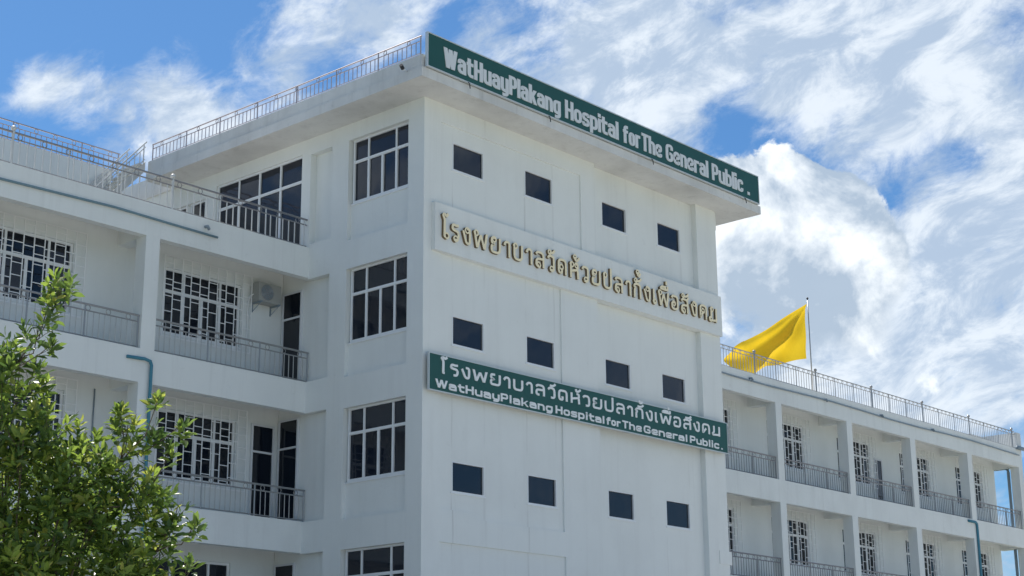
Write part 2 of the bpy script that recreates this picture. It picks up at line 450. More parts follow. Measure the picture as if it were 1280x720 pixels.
vs = sorted({0,3.6,6.26,6.89,7.04,13.4,16.75,17.27} | {v for r in ROWS for v in wz(r)})
relief(mb, (0,0,0), (1,0,0), (0,-1,0), us, vs, fdep, skirts=('u1',), sk=.4)
SZ = ((14.08,16.8,15.07),(10.53,13.32,11.40),(6.98,9.73,7.89),(3.43,6.25,4.35))
SBIG = (4.59, 8.24, 14.22, 16.87)
def sdep(y, z):
    if .56 < y < 2.76:
        for a, b, c in SZ:
            if a < z < b: return .20 if z > c else .12
    if 3.4 < y < 4.24:
        for a, b in ((14.3,16.8),(10.62,13.34),(7.06,9.80),(3.5,6.27),(0,2.75)):
            if a < z < b: return .2
    if y > 4.24 and z < 14.19: return .2
    if SBIG[0] < y < SBIG[1] and SBIG[2] < z < SBIG[3]: return .12
    if 8.74 < y < 10.3 and 14.3 < z < 16.62: return .12
    return 0
us = sorted({0,.56,2.76,3.4,4.24,4.59,8.24,8.74,10.3,13.2})
vs = sorted({0,2.75,3.5,6.27,7.06,9.80,10.62,13.34,14.19,14.22,14.3,16.8,16.87,16.62,17.27} | {v for q in SZ for v in q})
relief(mb, (0,0,0), (0,1,0), (-1,0,0), us, vs, sdep)
mb.box(.35, TW, .4, 13.2, 0, 17.27)
mb.box(TW-.5, TW+.1, .1, .8, 0, 6.98); mb.box(TW-.5, TW+.12, .06, .8, 16.7, 17.26); mb.box(TW-.4, TW+.07, .07, .7, 13.1, 14.62)
# thin ledges at the beams and the corner stub
mb.box(11.95, TW+.1, -.02, .08, 6.6, 6.98)
mb.build('wall', TWALL, tower)
# roof slab
rb = MB()
rb.box(-.98, 13.63, -.89, 10.25, 17.25, 17.50)
rb.box(-.93, 13.57, -.84, 10.25, 17.50, 17.85)
rb.box(-.05, 12.5, 10.25, 13.3, 17.25, 17.85)
rb.build('roof_slab', FASCIA, tower)
for r in ROWS:
    for a, b in COLS:
        pl = .27 if a > 6 else .13
        window_tree(tower, a+.002, b-.002, r+.002, r+.743, False, .09 if a < 6 else .1, pl, 'single', FRAME, GLASS, .03)
for a, b, c in SZ:
    window_tree(tower, .562, 2.70, c+.002, b-.002, True, .08, .20, 'seven', FRAME, GLASS, .05)
window_tree(tower, SBIG[0]+.002, SBIG[1]-.002, SBIG[2], SBIG[3]-.002, True, .07, .12, 'eight', FRAME, GLASS, .055)
window_tree(tower, 8.75, 9.45, 14.31, 16.61, True, .07, .12, 'single', FRAME, GLASS, .05)
window_tree(tower, 9.6, 10.29, 14.31, 16.61, True, .07, .12, 'single', FRAME, GLASS, .05)
# sills
for r in ROWS:
    for a, b in COLS:
        q_ = .17 if a > 6 else .045
        s_ = MB(); s_.box(a-.03, b+.03, q_-.022, q_+.03, r-.035, r-.001); s_.build('sill', FRAME, tower)
for a, b, c in SZ:
    s_ = MB(); s_.box(.09, .20, .57, 2.75, c-.035, c); s_.build('sill', FRAME, tower)
# doors onto the balconies in the tower's side wall
for zb, ht in ((10.62,2.56), (7.07,2.72), (3.5,2.6)):
    window_tree(tower, 4.62, 5.40, zb+.01, zb+ht, True, .06, .198, 'door', DOORG, GLASS2, .05)
# tower roof railing (left edge and back)
railing(tower, (-.86,-.72,17.85), (-.86,10.15,17.85), .52, [0,1.5,3.05,4.6,6.2,7.8,9.3,10.87], bspace=.16, rspace=.78, mt=REDSTEEL, bmt=REDSTEEL, drop=.13, z0=.07, topr=.02, br=.008)
railing(tower, (13.4,-.5,17.85), (13.4,10.15,17.85), .52, [0,3.5,7,10.65], bspace=.32, rspace=0, mt=REDSTEEL, drop=.13)

# ================================================================== WINGS
FL = ((13.38,14.20),(9.82,10.62),(6.29,7.07),(2.75,3.50))     # bands: bottom, top
YF, YB, YE = 4.22, 5.45, 17.0
def wing(root, xa, xb, pillars, win_ends, wtop, walls_mat=WALL, end_right=False):
    w = MB(); wi = MB()
    xe = xb
    for k, (a, b) in enumerate(FL):
        w.box(xa, xe, YF, YF+.22, a, b)                        # edge beam
        t = b-.004 if k == 0 else b-.003
        w.box(xa+.001, xe-.001, YF+.22, YB-.002, b-.30 if k else b-.42, t)   # slab, its underside is the balcony ceiling
    for (p0, p1) in pillars:
        for (lo, hi) in ((10.62,13.38),(7.07,9.82),(3.50,6.29),(0,2.75)):
            w.box(p0, p1, YF+.002, YF+.40, lo, hi)
        for k, (a, b) in enumerate(FL):
            w.box(p0+.03, p1-.03, YF+.22, YB, a, b-.35)         # cross beams
    w.build('wall', walls_mat, root)
    # back wall with window openings
    xbw = xb if not end_right else 41.38
    us = sorted({xa, xbw} | {v for a, b in win_ends for v in (a, b)})
    vs = sorted({0, 14.0} | {v for z in (10.62,7.07,3.5) for v in (z+.85, z+2.55)})
    def dp(x, z):
        for a, b in win_ends:
            if a < x < b:
                for zz in (10.62,7.07,3.5):
                    if zz+.85 < z < zz+2.55: return .12
        return 0
    relief(wi, (0,YB,0), (1,0,0), (0,-1,0), us, vs, dp)
    wi.box(xa, xbw, YB+.15, YE, 0, 13.9)
    wi.build('inner_wall', INNER, root)
    rf = MB(); rf.box(xa, xb, YB, YE, 13.9, 14.19); rf.build('roof_terrace', CONC, root)

def wing_window(root, a, b, zf, seed, grille=True):
    z0, z1 = zf+.85, zf+2.55
    o = window_tree(root, a+.002, b-.002, z0+.002, z1-.002, False, .07, YB+.12, 'seven', FRAME, GLASS2, .06)
    if grille:
        key = (round(b-a,2), seed % 3)
        if key not in GR: GR[key] = grille_mesh(b-a+.36, 2.06, .265, seed % 3).mesh('grille', GRILLE)
        link('grille', GR[key], o, (a-.12, YB-.14, z0-.10))
    return o
GR = {}

# ---- left wing
left = thing('hospital_wing', 'white three storey wing with grilled windows and deep balconies left of the tower', 'building')
LW = [(-3.58,-1.19), (-8.6,-6.2), (-13.45,-11.05), (-18.3,-15.9)]
wing(left, -24.3, .19, [(-5.05,-4.65), (-9.9,-9.5), (-14.75,-14.35), (-19.6,-19.2), (-24.28,-24.05)], LW, 0)
for zi, zf in enumerate((10.62, 7.07, 3.5)):
    for wi_, (a, b) in enumerate(LW):
        wing_window(left, a, b, zf, zi+wi_*2, grille=(zf > 4))
window_tree(left, -.72, .02, 7.08, 9.62, False, .06, YB-.003, 'door', DOORG, GLASS2, .05)
# balcony railings: bay by bay
def bay_rails(root, bays, mt, bmt, rspace, bspace, zs=(10.62,7.07,3.5)):
    for zf in zs:
        for (a, b) in bays:
            L_ = b-a; n = 3 if L_ > 3.5 else 2
            railing(root, (a+.03, YF+.1, zf), (b-.03, YF+.1, zf), .80, [0]+[L_*k/n-.02 for k in range(1,n)]+[L_-.06], bspace=bspace, rspace=rspace, mt=mt, bmt=bmt, post_r=.019, topr=.025, br=.0075)
bay_rails(left, [(-4.65,.16), (-9.5,-5.05), (-14.35,-9.9), (-19.2,-14.75)], STEEL, LIGHTST, .5, .15)
# terrace railing
post = [0.05+4.374*k for k in range(0,5)]
railing(left, (-22.0,YF+.1,14.2), (-.02,YF+.1,14.2), .78, [.2+1.458*k for k in range(0,15)]+[21.9], ball=[.2+1.458*k for k in (0,3,6,9,12)], bspace=.2, rspace=.62, mt=STEELD, bmt=PAINTRAIL, pmt=PAINTRAIL, drop=.15, pr_ball=.035, ballr=.066, topr=.026, br=.011, name='terrace_railing')
# raised rear part of the wing roof, with its railing
rz = MB(); rz.box(-24.3, -1.45, 11.3, 17.0, 14.19, 17.72); rz.box(-24.2, -1.55, 11.22, 11.3, 14.19, 14.6)
rz.build('raised_roof_block', WALL, left)
railing(left, (-20,11.4,17.72), (-1.15,11.4,17.72), .6, [k*2.2 for k in range(0,9)]+[18.83], bspace=.17, rspace=.6, mt=REDSTEEL, drop=.15, topr=.02, br=.008, name='upper_railing')

# ---- right wing
right = thing('hospital_wing', 'long white wing with arcaded balconies and roof railing right of the tower', 'building')
PR = [(17.03,17.43),(21.88,22.27),(26.72,27.12),(31.57,31.97),(36.42,36.83),(41.27,41.67)]
RW = [(18.3,20.8), (23.15,25.62), (28.02,30.52), (32.87,35.37), (37.68,40.15), (13.4,15.9)]
wing(right, TW-.1, 41.67, PR, RW, 0, end_right=True)
for zi, zf in enumerate((10.62, 7.07, 3.5)):
    for wi_, (a, b) in enumerate(RW):
        wing_window(right, a, b, zf, zi+wi_*2)
window_tree(right, 30.74, 31.34, 10.63, 12.62, False, .05, YB-.003, 'single', DOORG, GLASS2, .07)
bay_rails(right, [(12.6,17.03)]+[(PR[k][1], PR[k+1][0]) for k in range(5)], STEELD, STEELD, .34, .15, (10.62, 7.07))
railing(right, (12.6,YF+.1,14.2), (41.3,YF+.1,14.2), .77, [.13+1.35*k for k in range(22)], ball=[.13+1.35*k for k in (6,9,12,15,18,21)], bspace=.17, rspace=.34, mt=STEEL, bmt=STEEL, drop=.13, pr_ball=.03, ballr=.062, topr=.02, br=.007, name='roof_railing')
pp = MB(); pp.box(41.3, 41.72, YF-.005, 5.9, 14.2, 14.93); pp.box(39.9, 41.3, 5.7, 5.9, 14.19, 14.88); pp.build('parapet', FASCIA, right)

# ================================================================== STAIR up to the tower roof
st = thing('roof_stair', 'steep outdoor stair with pale railings climbing from the terrace to the tower roof', 'stairs', (-4.3,10.3,14.2))
n = 18; x0, z0, x1, z1 = -4.25, 14.2, -1.0, 17.85
for yy in (10.32, 11.15):
    s_ = MB()
    for (a, b) in ((0, -.16),):
        P_ = [(x0, yy, z0), (x1, yy, z1)]
        s_.face([(x0,yy-.03,z0),(x1,yy-.03,z1),(x1,yy-.03,z1-.3),(x0+.2,yy-.03,z0)])
        s_.face([(x0,yy+.03,z0),(x0+.2,yy+.03,z0),(x1,yy+.03,z1-.3),(x1,yy+.03,z1)])
        s_.face([(x0,yy-.03,z0),(x0,yy+.03,z0),(x1,yy+.03,z1),(x1,yy-.03,z1)])
        s_.face([(x0+.2,yy-.03,z0),(x1,yy-.03,z1-.3),(x1,yy+.03,z1-.3),(x0+.2,yy+.03,z0)])
        s_.face([(x1,yy-.03,z1),(x1,yy+.03,z1),(x1,yy+.03,z1-.3),(x1,yy-.03,z1-.3)])
    s_.v = [(a+4.3, b-10.3, c-14.2) for a, b, c in s_.v]
    s_.build('stringer', PAINTRAIL, st)
    railing(st, (x0-(-4.3), yy-10.3, 0), (x1+4.3, yy-10.3, z1-z0), .58, [.05, 1.6, 3.2], bspace=.17, rspace=.6, mt=PAINTRAIL, drop=.13, z0=.08, name='stair_railing', br=.009, topr=.022)
for k in range(n):
    t = (k+.5)/n; s_ = MB(); s_.box(-.11, .11, .03, .80, -.02, .02)
    s_.build('tread', PAINTRAIL, st, loc=((x1-x0)*t+.05, 0, (z1-z0)*t))

# ================================================================== SIGNS and lettering
def fillet(pts, r, closed=False, seg=4):
    if r <= 0: return list(pts)
    out = []; n = len(pts)
    for i, p in enumerate(pts):
        if not closed and i in (0, n-1): out.append(p); continue
        a = Vector(pts[(i-1) % n]); b = Vector(p); c = Vector(pts[(i+1) % n])
        la, lc = (a-b).length, (c-b).length
        if la < 1e-6 or lc < 1e-6: continue
        rr = min(r, la*.5, lc*.5)
        A = b+(a-b)*(rr/la); Cc = b+(c-b)*(rr/lc)
        for k in range(seg+1):
            t = k/seg; out.append(tuple(A*(1-t)**2 + b*2*t*(1-t) + Cc*t*t))
    return out
def stroke(mb, pts, tx, tz, d0, d1, closed=False, mi=0, mie=0, cut=False):
    """a flat ribbon in the XZ plane from depth d0 (front) to d1 (back), thicker across X (tx) or Z (tz)"""
    q = [Vector(p) for p in pts]; n = len(q); Lf = []; Rt = []
    for i in range(n):
        if closed: a, c = q[(i-1) % n], q[(i+1) % n]
        else: a, c = q[max(i-1,0)], q[min(i+1,n-1)]
        d1_ = (q[i]-a); d2_ = (c-q[i])
        if d1_.length < 1e-7: d1_ = d2_
        if d2_.length < 1e-7: d2_ = d1_
        d1_ = d1_.normalized(); d2_ = d2_.normalized()
        nn = Vector((-(d1_+d2_).y, (d1_+d2_).x))
        if nn.length < 1e-6: nn = Vector((-d1_.y, d1_.x))
        nn.normalize(); cs = max(.62, abs(nn.dot(Vector((-d1_.y, d1_.x)))))
        off = Vector((nn.x*tx/2, nn.y*tz/2))/cs
        if cut: off = Vector((-tx/2 if (q[-1]-q[0]).y > 0 else tx/2, 0))
        Lf.append(q[i]+off); Rt.append(q[i]-off)
    i0 = len(mb.v)
    for k in range(n):
        for p in (Lf[k], Rt[k]):
            mb.v.append((p.x, d0, p.y)); mb.v.append((p.x, d1, p.y))
    def F(*a, m_=mi): mb.f.append(a); mb.mi.append(m_)
    rng = range(n if closed else n-1)
    for k in rng:
        a = i0+4*k; b = i0+4*((k+1) % n)
        F(a, a+2, b+2, b); F(a, b, b+1, a+1, m_=mie); F(a+2, a+3, b+3, b+2, m_=mie)
    if not closed:
        F(i0, i0+1, i0+3, i0+2, m_=mie); e = i0+4*(n-1); F(e, e+2, e+3, e+1, m_=mie)

def latin(t, xh):
    Lo, H, X, De = t/2, 1-t/2, xh-t/2, -.22+t/2
    return {
     'W': (1.55, [([(0,1),(.26,0)],3), ([(.26,0),(.5,.98)],3), ([(.5,.98),(.74,0)],3), ([(.74,0),(1,1)],3)]),
     'a': (1, [([(.02,xh*.68),(.02,X),(1,X),(1,0)],1), ([(1,xh*.56),(0,xh*.56),(0,Lo),(1,Lo)],1)]),
     't': (.84, [([(.25,.95),(.25,Lo),(1.35,Lo)],1), ([(-.75,X),(1.35,X)],0)]),
     'H': (1.05, [([(0,0),(0,1)],0), ([(1,0),(1,1)],0), ([(0,.5),(1,.5)],0)]),
     'u': (1, [([(0,xh),(0,Lo),(1,Lo)],1), ([(1,0),(1,xh)],0)]),
     'y': (1, [([(0,xh),(0,Lo),(1,Lo)],1), ([(1,xh),(1,De),(.05,De)],1)]),
     'P': (1, [([(0,0),(0,1)],0), ([(0,H),(1,H),(1,.44),(0,.44)],1)]),
     'l': (.36, [([(.5,0),(.5,1)],0)]),
     'k': (1, [([(0,0),(0,1)],0), ([(.98,xh),(.10,xh*.38)],3), ([(.36,xh*.62),(1.04,0)],3)]),
     'n': (1, [([(0,0),(0,xh)],0), ([(0,X),(1,X),(1,0)],1)]),
     'g': (1, [([(1,xh),(1,De),(.05,De)],1), ([(1,X),(0,X),(0,Lo),(1,Lo)],1)]),
     'o': (1, [([(0,Lo),(1,Lo),(1,X),(0,X)],2)]),
     's': (.95, [([(1,xh*.70),(1,X),(0,X),(0,xh*.52),(1,xh*.48),(1,Lo),(0,Lo),(0,xh*.30)],1)]),
     'p': (1, [([(0,De-t/2),(0,xh)],0), ([(0,X),(1,X),(1,Lo),(0,Lo)],1)]),
     'i': (.36, [([(.5,0),(.5,xh)],0), ([(.5,xh+.08),(.5,1.02)],0)]),
     'f': (.84, [([(.25,0),(.25,H),(1.4,H)],1), ([(-.75,X),(1.35,X)],0)]),
     'r': (.80, [([(0,0),(0,xh)],0), ([(0,X),(1.5,X)],0)]),
     'T': (1.0, [([(.5,0),(.5,1)],0), ([(-.45,H),(1.45,H)],0)]),
     'h': (1, [([(0,0),(0,1)],0), ([(0,X),(1,X),(1,0)],1)]),
     'e': (1, [([(1,xh*.30),(1,Lo),(0,Lo),(0,X),(1,X),(1,xh*.48),(0,xh*.48)],1)]),
     'G': (1.1, [([(1,.70),(1,H),(0,H),(0,Lo),(1,Lo),(1,.47),(.5,.47)],1)]),
     'b': (1, [([(0,0),(0,1)],0), ([(0,X),(1,X),(1,Lo),(0,Lo)],1)]),
     'c': (.95, [([(1,xh*.66),(1,X),(0,X),(0,Lo),(1,Lo),(1,xh*.34)],1)]),
     '.': (.36, [([(.5,0),(.5,t*1.15)],0)]),
    }
# Thai: strokes in a box, 1 = consonant height; the third item lists small end loops (x, z)
THAI = {
 'โ': (.62, [([(.62,0.06),(.38,.06),(.42,1.12),(.08,1.36),(.42,1.46),(.72,1.30),(1.05,1.50)],1)], [(.78,.14)]),
 'ร': (.72, [([(1.0,.97),(.62,.93),(.12,.98),(.02,.66),(.85,.58),(.98,.40),(.86,.05),(.40,.05)],1)], [(.55,.13)]),
 'ง': (.82, [([(.05,.80),(.45,.05),(.86,.05),(.90,.45),(.90,.95),(.52,.95)],1)], [(.56,.86)]),
 'พ': (1.2, [([(.0,1),(.20,0)],3), ([(.20,0),(.50,.85)],3), ([(.50,.85),(.80,0)],3), ([(.80,0),(1.0,1.0)],3)], [(.12,.90)]),
 'ย': (1.0, [([(.48,.95),(.10,.95),(.10,.60),(.42,.52),(.08,.46),(.08,.05),(.95,.05),(.95,1.0)],1)], [(.36,.86)]),
 'า': (.66, [([(.02,.70),(.25,.95),(.92,.95),(.92,0)],1)], []),
 'บ': (.98, [([(.08,.98),(.08,.05),(.92,.05),(.92,1.0)],1)], [(.2,.88)]),
 'ป': (.98, [([(.08,.98),(.08,.05),(.92,.05),(.92,1.42)],1)], [(.2,.88)]),
 'ล': (.95, [([(.06,.80),(.20,.96),(.92,.96),(.92,0)],1), ([(.92,.56),(.10,.52),(.06,.08),(.40,.06)],1)], [(.36,.14)]),
 'ว': (.78, [([(.04,.78),(.20,.96),(.92,.96),(.92,.05),(.42,.05)],1)], [(.6,.14)]),
 'ด': (.98, [([(.46,.40),(.46,.06),(.08,.10),(.08,.95),(.92,.95),(.92,0)],1)], [(.40,.46)]),
 'ค': (.98, [([(.52,.52),(.30,.30),(.08,0),(.08,.95),(.92,.95),(.92,0)],1)], [(.46,.56)]),
 'ห': (1.0, [([(.10,1.0),(.10,0)],0), ([(.10,.42),(.90,.60),(.90,.95),(.66,.95)],1), ([(.88,.56),(.92,0)],0)], [(.22,.88),(.74,.88)]),
 'ก': (.92, [([(.10,0),(.10,.52),(.26,.68),(.02,.78),(.22,.96),(.92,.96),(.92,0)],1)], []),
 'เ': (.42, [([(.15,1.0),(.15,.05),(.85,.05)],1)], [(.5,.14)]),
 'อ': (.92, [([(.06,.80),(.16,.96),(.92,.96),(.92,.05),(.08,.05),(.08,.50),(.45,.50)],1)], [(.36,.44)]),
 'ส': (.95, [([(.06,.80),(.20,.96),(.92,.96),(.92,0)],1), ([(.92,.56),(.10,.52),(.06,.08),(.40,.06)],1), ([(.80,.92),(1.10,1.14)],0)], [(.36,.14)]),
 'ม': (1.0, [([(.22,1.0),(.22,.34),(.02,.22),(.08,.05),(.34,.08),(.92,.14)],1), ([(.92,0),(.92,1.0)],0)], [(.32,.88),(.12,.16)]),
}
MARKS = {
 'ั': [([(.30,1.20),(.46,1.16),(.85,1.20),(1.08,1.40)],1)],
 '้': [([(.58,1.42),(.62,1.18),(.86,1.20),(1.10,1.42)],1)],
 '๊': [([(.58,1.80),(.58,1.58),(.80,1.52),(.98,1.76)],1)],
 'ื': [([(.16,1.20),(.96,1.20)],0), ([(.16,1.20),(.34,1.38),(.70,1.36)],1), ([(.70,1.20),(.70,1.46)],0), ([(.94,1.16),(.94,1.46)],0)],
 '่': [([(.82,1.54),(.82,1.80)],0)],
 'ิ': [([(.20,1.16),(.30,1.34),(.90,1.34),(.96,1.16),(.20,1.16)],1)],
}
def letters(parent, font, text, xa, xb, z0, h, tx, tz, yf, yb, mats, gap=.16, rad=.5, loops=False, slant=0.0):
    """lay a word out between xa and xb; every character is a mesh of its own"""
    cells = []; 
    for ch in text:
        if ch in MARKS: cells[-1][1].append(ch)
        else: cells.append([ch, []])
    tw = sum(font[c][0] for c, _ in cells)*1.0 + gap*(len(cells)-1)
    k = (xb-xa)/tw; x = xa
    for c, marks in cells:
        gl = font[c]; w = gl[0]*k
        mb_ = MB(); layer = 0
        def put(strokes):
            nonlocal layer
            for pts, mode in strokes:
                inset = min(tx, w)*.5
                q = [(px*(w-2*inset)+inset if w > 2*inset else w*.5, pz*h) for px, pz in pts]
                q = [(min(max(a_, 0), w) if w > 2*inset else a_, b_2) for a_, b_2 in q]
                if mode in (1, 2): q = fillet(q, rad*min(w, h), closed=(mode == 2))
                stroke(mb_, q, tx*(1.06 if mode == 3 else 1), tz, yf-layer*.0006, yb, closed=(mode == 2), mi=0, mie=len(mats)-1, cut=(mode == 3)); layer += 1
        put(gl[1])
        if loops:
            for (lx, lz) in gl[2]:
                r_ = tx*.95
                q = [(lx*(w-tx)+tx*.5 + r_*math.cos(a*math.pi/4), lz*h + r_*math.sin(a*math.pi/4)) for a in range(8)]
                stroke(mb_, q, tx*.62, tz*.62, yf-layer*.0006, yb, closed=True, mi=0, mie=len(mats)-1); layer += 1
        o_ = mb_.build('letter', mats, parent, loc=(x, 0, z0))
        for mk in marks:
            mb_ = MB(); 
            put(MARKS[mk])
            if loops and mk in 'ั้๊':
                p_ = MARKS[mk][0][0][0]; r_ = tx*.8
                q = [(p_[0]*(w-tx)+tx*.5 + r_*math.cos(a*math.pi/4), p_[1]*h + r_*math.sin(a*math.pi/4)) for a in range(8)]
                stroke(mb_, q, tx*.6, tz*.6, yf-layer*.0006, yb, closed=True, mi=0, mie=len(mats)-1); layer += 1
            mb_.build('letter', mats, parent, loc=(x, 0, z0))
        x += w + gap*k

def sign_board(root, x0_, x1_, z0_, z1_, yf, yb, fr=.03, dx=0):
    b = MB(); b.box(x0_+fr, x1_-fr, yf+.012, yb, z0_+fr, z1_-fr); b.build('board', SIGNG, root)
    f = MB()
    f.box(x0_, x1_, yf, yb+.004, z0_, z0_+fr); f.box(x0_, x1_, yf, yb+.004, z1_-fr, z1_)
    f.box(x0_, x0_+fr, yf, yb+.004, z0_+fr, z1_-fr); f.box(x1_-fr, x1_, yf, yb+.004, z0_+fr, z1_-fr)
    f.build('frame', SIGNF, root)

# rooftop sign
s1 = thing('rooftop_sign', 'long green rooftop sign with silver English letters along the tower eaves', 'sign')
sign_board(s1, -.86, 13.49, 17.52, 18.43, -.96, -.88, .028)
LT = latin(.155, .74)
for wd, a, b in (('WatHuayPlakang', -.30, 4.12), ('Hospital', 4.30, 6.58), ('for', 6.78, 7.56), ('The', 7.62, 8.56), ('General', 8.74, 10.82), ('Public', 11.00, 12.62), ('.', 12.83, 12.98)):
    letters(s1, LT, wd, a, b, 17.68, .52, .120, .080, -.966, -.945, [LETS], gap=.05, rad=.30)
for x in (.57, 3.63, 8.06, 12.67):
    b_ = MB(); b_.tube([(x,-.93,17.55),(x,-1.0,17.49),(x+.03,-1.0,17.36)], .014, 5); b_.build('bracket', DARK, s1)
bk = MB(); 
for x in range(0, 14, 2): bk.tube([(x+.2,-.88,18.2),(x+.2,-.3,17.86)], .02, 5)
bk.build('brace', STEELD, s1)

# plastered name panel with gold Thai letters
s2 = thing('name_panel', 'pale plastered panel with raised gold Thai letters below the top windows', 'sign')
b_ = MB(); b_.box(.27, 12.40, -.13, .16, 13.31, 14.53); b_.build('panel', WALL, s2)
GT = dict(THAI)
letters(s2, GT, 'โรงพยาบาลวัดห้วยปลากั๊งเพื่อสังคม'.replace('ั๊','ั๊'), .42, 12.08, 13.65, .42, .074, .064, -.20, -.128, [GOLD, GOLDE], gap=.17, rad=.28, loops=True)

# green bilingual sign
s3 = thing('wall_sign', 'long green wall sign with a Thai line above an English line between two window rows', 'sign')
sign_board(s3, .05, 12.38, 9.785, 10.70, -.17, -.115, .022)
for x in (1.5, 5.6, 9.4, 11.9):
    for z in (9.9, 10.6):
        b_ = MB(); b_.box(x-.03, x+.03, -.112, .02 if not 6.67 < x < 11.46 else .19, z-.02, z+.02); b_.build('bracket', STEELD, s3)
letters(s3, THAI, 'โรงพยาบาลวัดห้วยปลากั๊งเพื่อสังคม', .42, 12.02, 10.245, .275, .072, .054, -.175, -.156, [LETW], gap=.14, rad=.34)
LE = latin(.18, .74)
for wd, a, b in (('WatHuayPlakang', .27, 4.54), ('Hospital', 4.66, 6.66), ('for', 6.74, 7.34), ('The', 7.42, 8.27), ('General', 8.36, 10.38), ('Public', 10.50, 11.92), ('.', 12.02, 12.10)):
    letters(s3, LE, wd, a, b, 9.875, .205, .062, .043, -.175, -.156, [LETW], gap=.17, rad=.40)

# ================================================================== air conditioner
ac = thing('air_conditioner', 'grey white air conditioner unit on brackets beside the third floor balcony door', 'air conditioner', (-.52,5.26,12.78))
b_ = MB(); b_.box(-.37,.37,-.16,.16,0,.50); b_.build('body', ACM, ac)
b_ = MB()
for rr in (.20,.16,.11,.06): b_.tube([(-.1+rr*math.cos(a*math.pi/9), -.172, .25+rr*math.sin(a*math.pi/9)) for a in range(19)], .008, 4, cap=False)
for a in range(6): b_.tube([(-.1,-.172,.25), (-.1+.20*math.cos(a*math.pi/3), -.172, .25+.20*math.sin(a*math.pi/3))], .006, 4)
b_.build('fan_guard', STEELD, ac)
b_ = MB(); b_.tube([(-.1,-.168,.25),(-.1,-.15,.25)], .2, 20); b_.build('fan_opening', PIPEG, ac)
for x in (-.3,.3):
    b_ = MB(); b_.box(x-.02,x+.02,-.2,.2,-.04,0); b_.box(x-.02,x+.02,.17,.205,-.25,-.04); b_.tube([(x,-.18,-.03),(x,.18,-.24)], .014, 4); b_.build('bracket', PIPEG, ac)
b_ = MB(); b_.tube([(-.37,.05,.2),(-.44,.1,.15),(-.46,.16,.0),(-.46,.17,-2.1)], .018, 5); b_.build('hose', FRAME, ac)

# ================================================================== pipes
def pipe(pts, r, mt, label, couplings=()):
    b = MB(); b.tube(pts, r, 8)
    o = b.mesh('drainpipe', mt, True)
    o = link('drainpipe', o); tag(o, label, 'pipe'); return o
y_ = YF-.05
pipe([(-22,y_,13.78),(-13,y_,13.79),(-9,y_,13.76),(-6,y_,13.83),(-4.5,y_,13.80),(-3,y_,13.78)], .030, TEAL, 'grey teal pipe running along the terrace edge of the left wing')
pts = [(TW+.1,y_,14.02)]
for k in range(1, 14):
    x = TW+.1+k*2.2; pts.append((x, y_, 13.93+.035*math.sin(k*1.3)-.0*k))
pts.append((41.3,y_,13.90)); pipe(pts, .030, PIPEG, 'thin grey pipe sagging along the roof edge of the right wing')
pipe([(-5.42,y_+.02,10.36),(-4.95,y_-.02,10.37),(-4.80,y_-.02,10.34),(-4.76,y_-.02,10.25),(-4.76,y_-.02,3)], .040, PIPEB, 'blue drainpipe bending down the pillar of the left wing')
pipe([(35.95,y_,10.50),(36.55,y_,10.50),(36.66,y_,10.44),(36.68,y_,10.3),(36.68,y_,.2)], .055, PIPEB, 'blue drainpipe down a pillar near the far end of the right wing')
pipe([(41.1,y_-.02,14.22),(41.85,y_-.05,14.22),(41.98,y_-.05,14.12),(42.0,y_-.05,13.9),(42.0,y_-.05,.2)], .085, PIPEG, 'thick grey downpipe at the far end corner of the right wing')
pipe([(41.42,5.7,13.42),(41.42,4.95,13.42),(41.42,4.83,13.36),(41.42,4.80,13.2),(41.42,4.80,7.2)], .07, PIPEG, 'grey pipe bending down inside the open end balcony')
pipe([(-5.41,YB-.03,9.78),(-5.41,YB-.03,7.1)], .018, PIPEG, 'thin conduit on the back wall of the second floor balcony')
# short drain spouts through the beams
for (x, z, lb) in ((20.3,13.99,'short grey drain spout on the right roof edge, nearest the tower'), (25.2,13.97,'short grey drain spout on the roof edge below the flagpole'),
        (29.3,13.97,'short grey drain spout on the roof edge over the balcony with a door'), (33.4,13.97,'short grey drain spout on the right roof edge, farthest from the tower'), (-3.35,13.98,'short grey drain spout under the left terrace railing')):
    b_ = MB(); b_.tube([(x,YF-.002,z),(x,YF-.10,z),(x+.01,YF-.14,z-.09)], .04, 7)
    tag(b_.build('drain_spout', PIPEG, None, True), lb, 'drain spout', 'drain spouts along the roof edges')
# floodlight on the tower eaves
fl = thing('floodlight', 'tiny dark floodlight on the tower roof edge near the corner', 'light', (-.99,-.32,17.55))
b_ = MB(); b_.tube([(.05,0,0),(-.12,0,.0)], .022, 6); b_.build('arm', FRAME, fl)
b_ = MB(); b_.tube([(-.10,-.02,.0),(-.20,-.06,.05)], .05, 8); b_.build('lamp_head', DARK, fl)
# ceiling lamps under the balcony beams
for (x, y, z, lb) in ((-2.7,4.75,13.77,'small dark ceiling lamp over the third floor balcony by the pillar'),):
    l = thing('ceiling_lamp', lb, 'lamp', (x,y,z))
    b_ = MB(); b_.tube([(0,0,.03),(0,0,-.10)], .03, 8); b_.build('socket', FRAME, l)
    b_ = MB(); b_.ball((0,0,-.15), .055); b_.build('bulb', DARK, l)

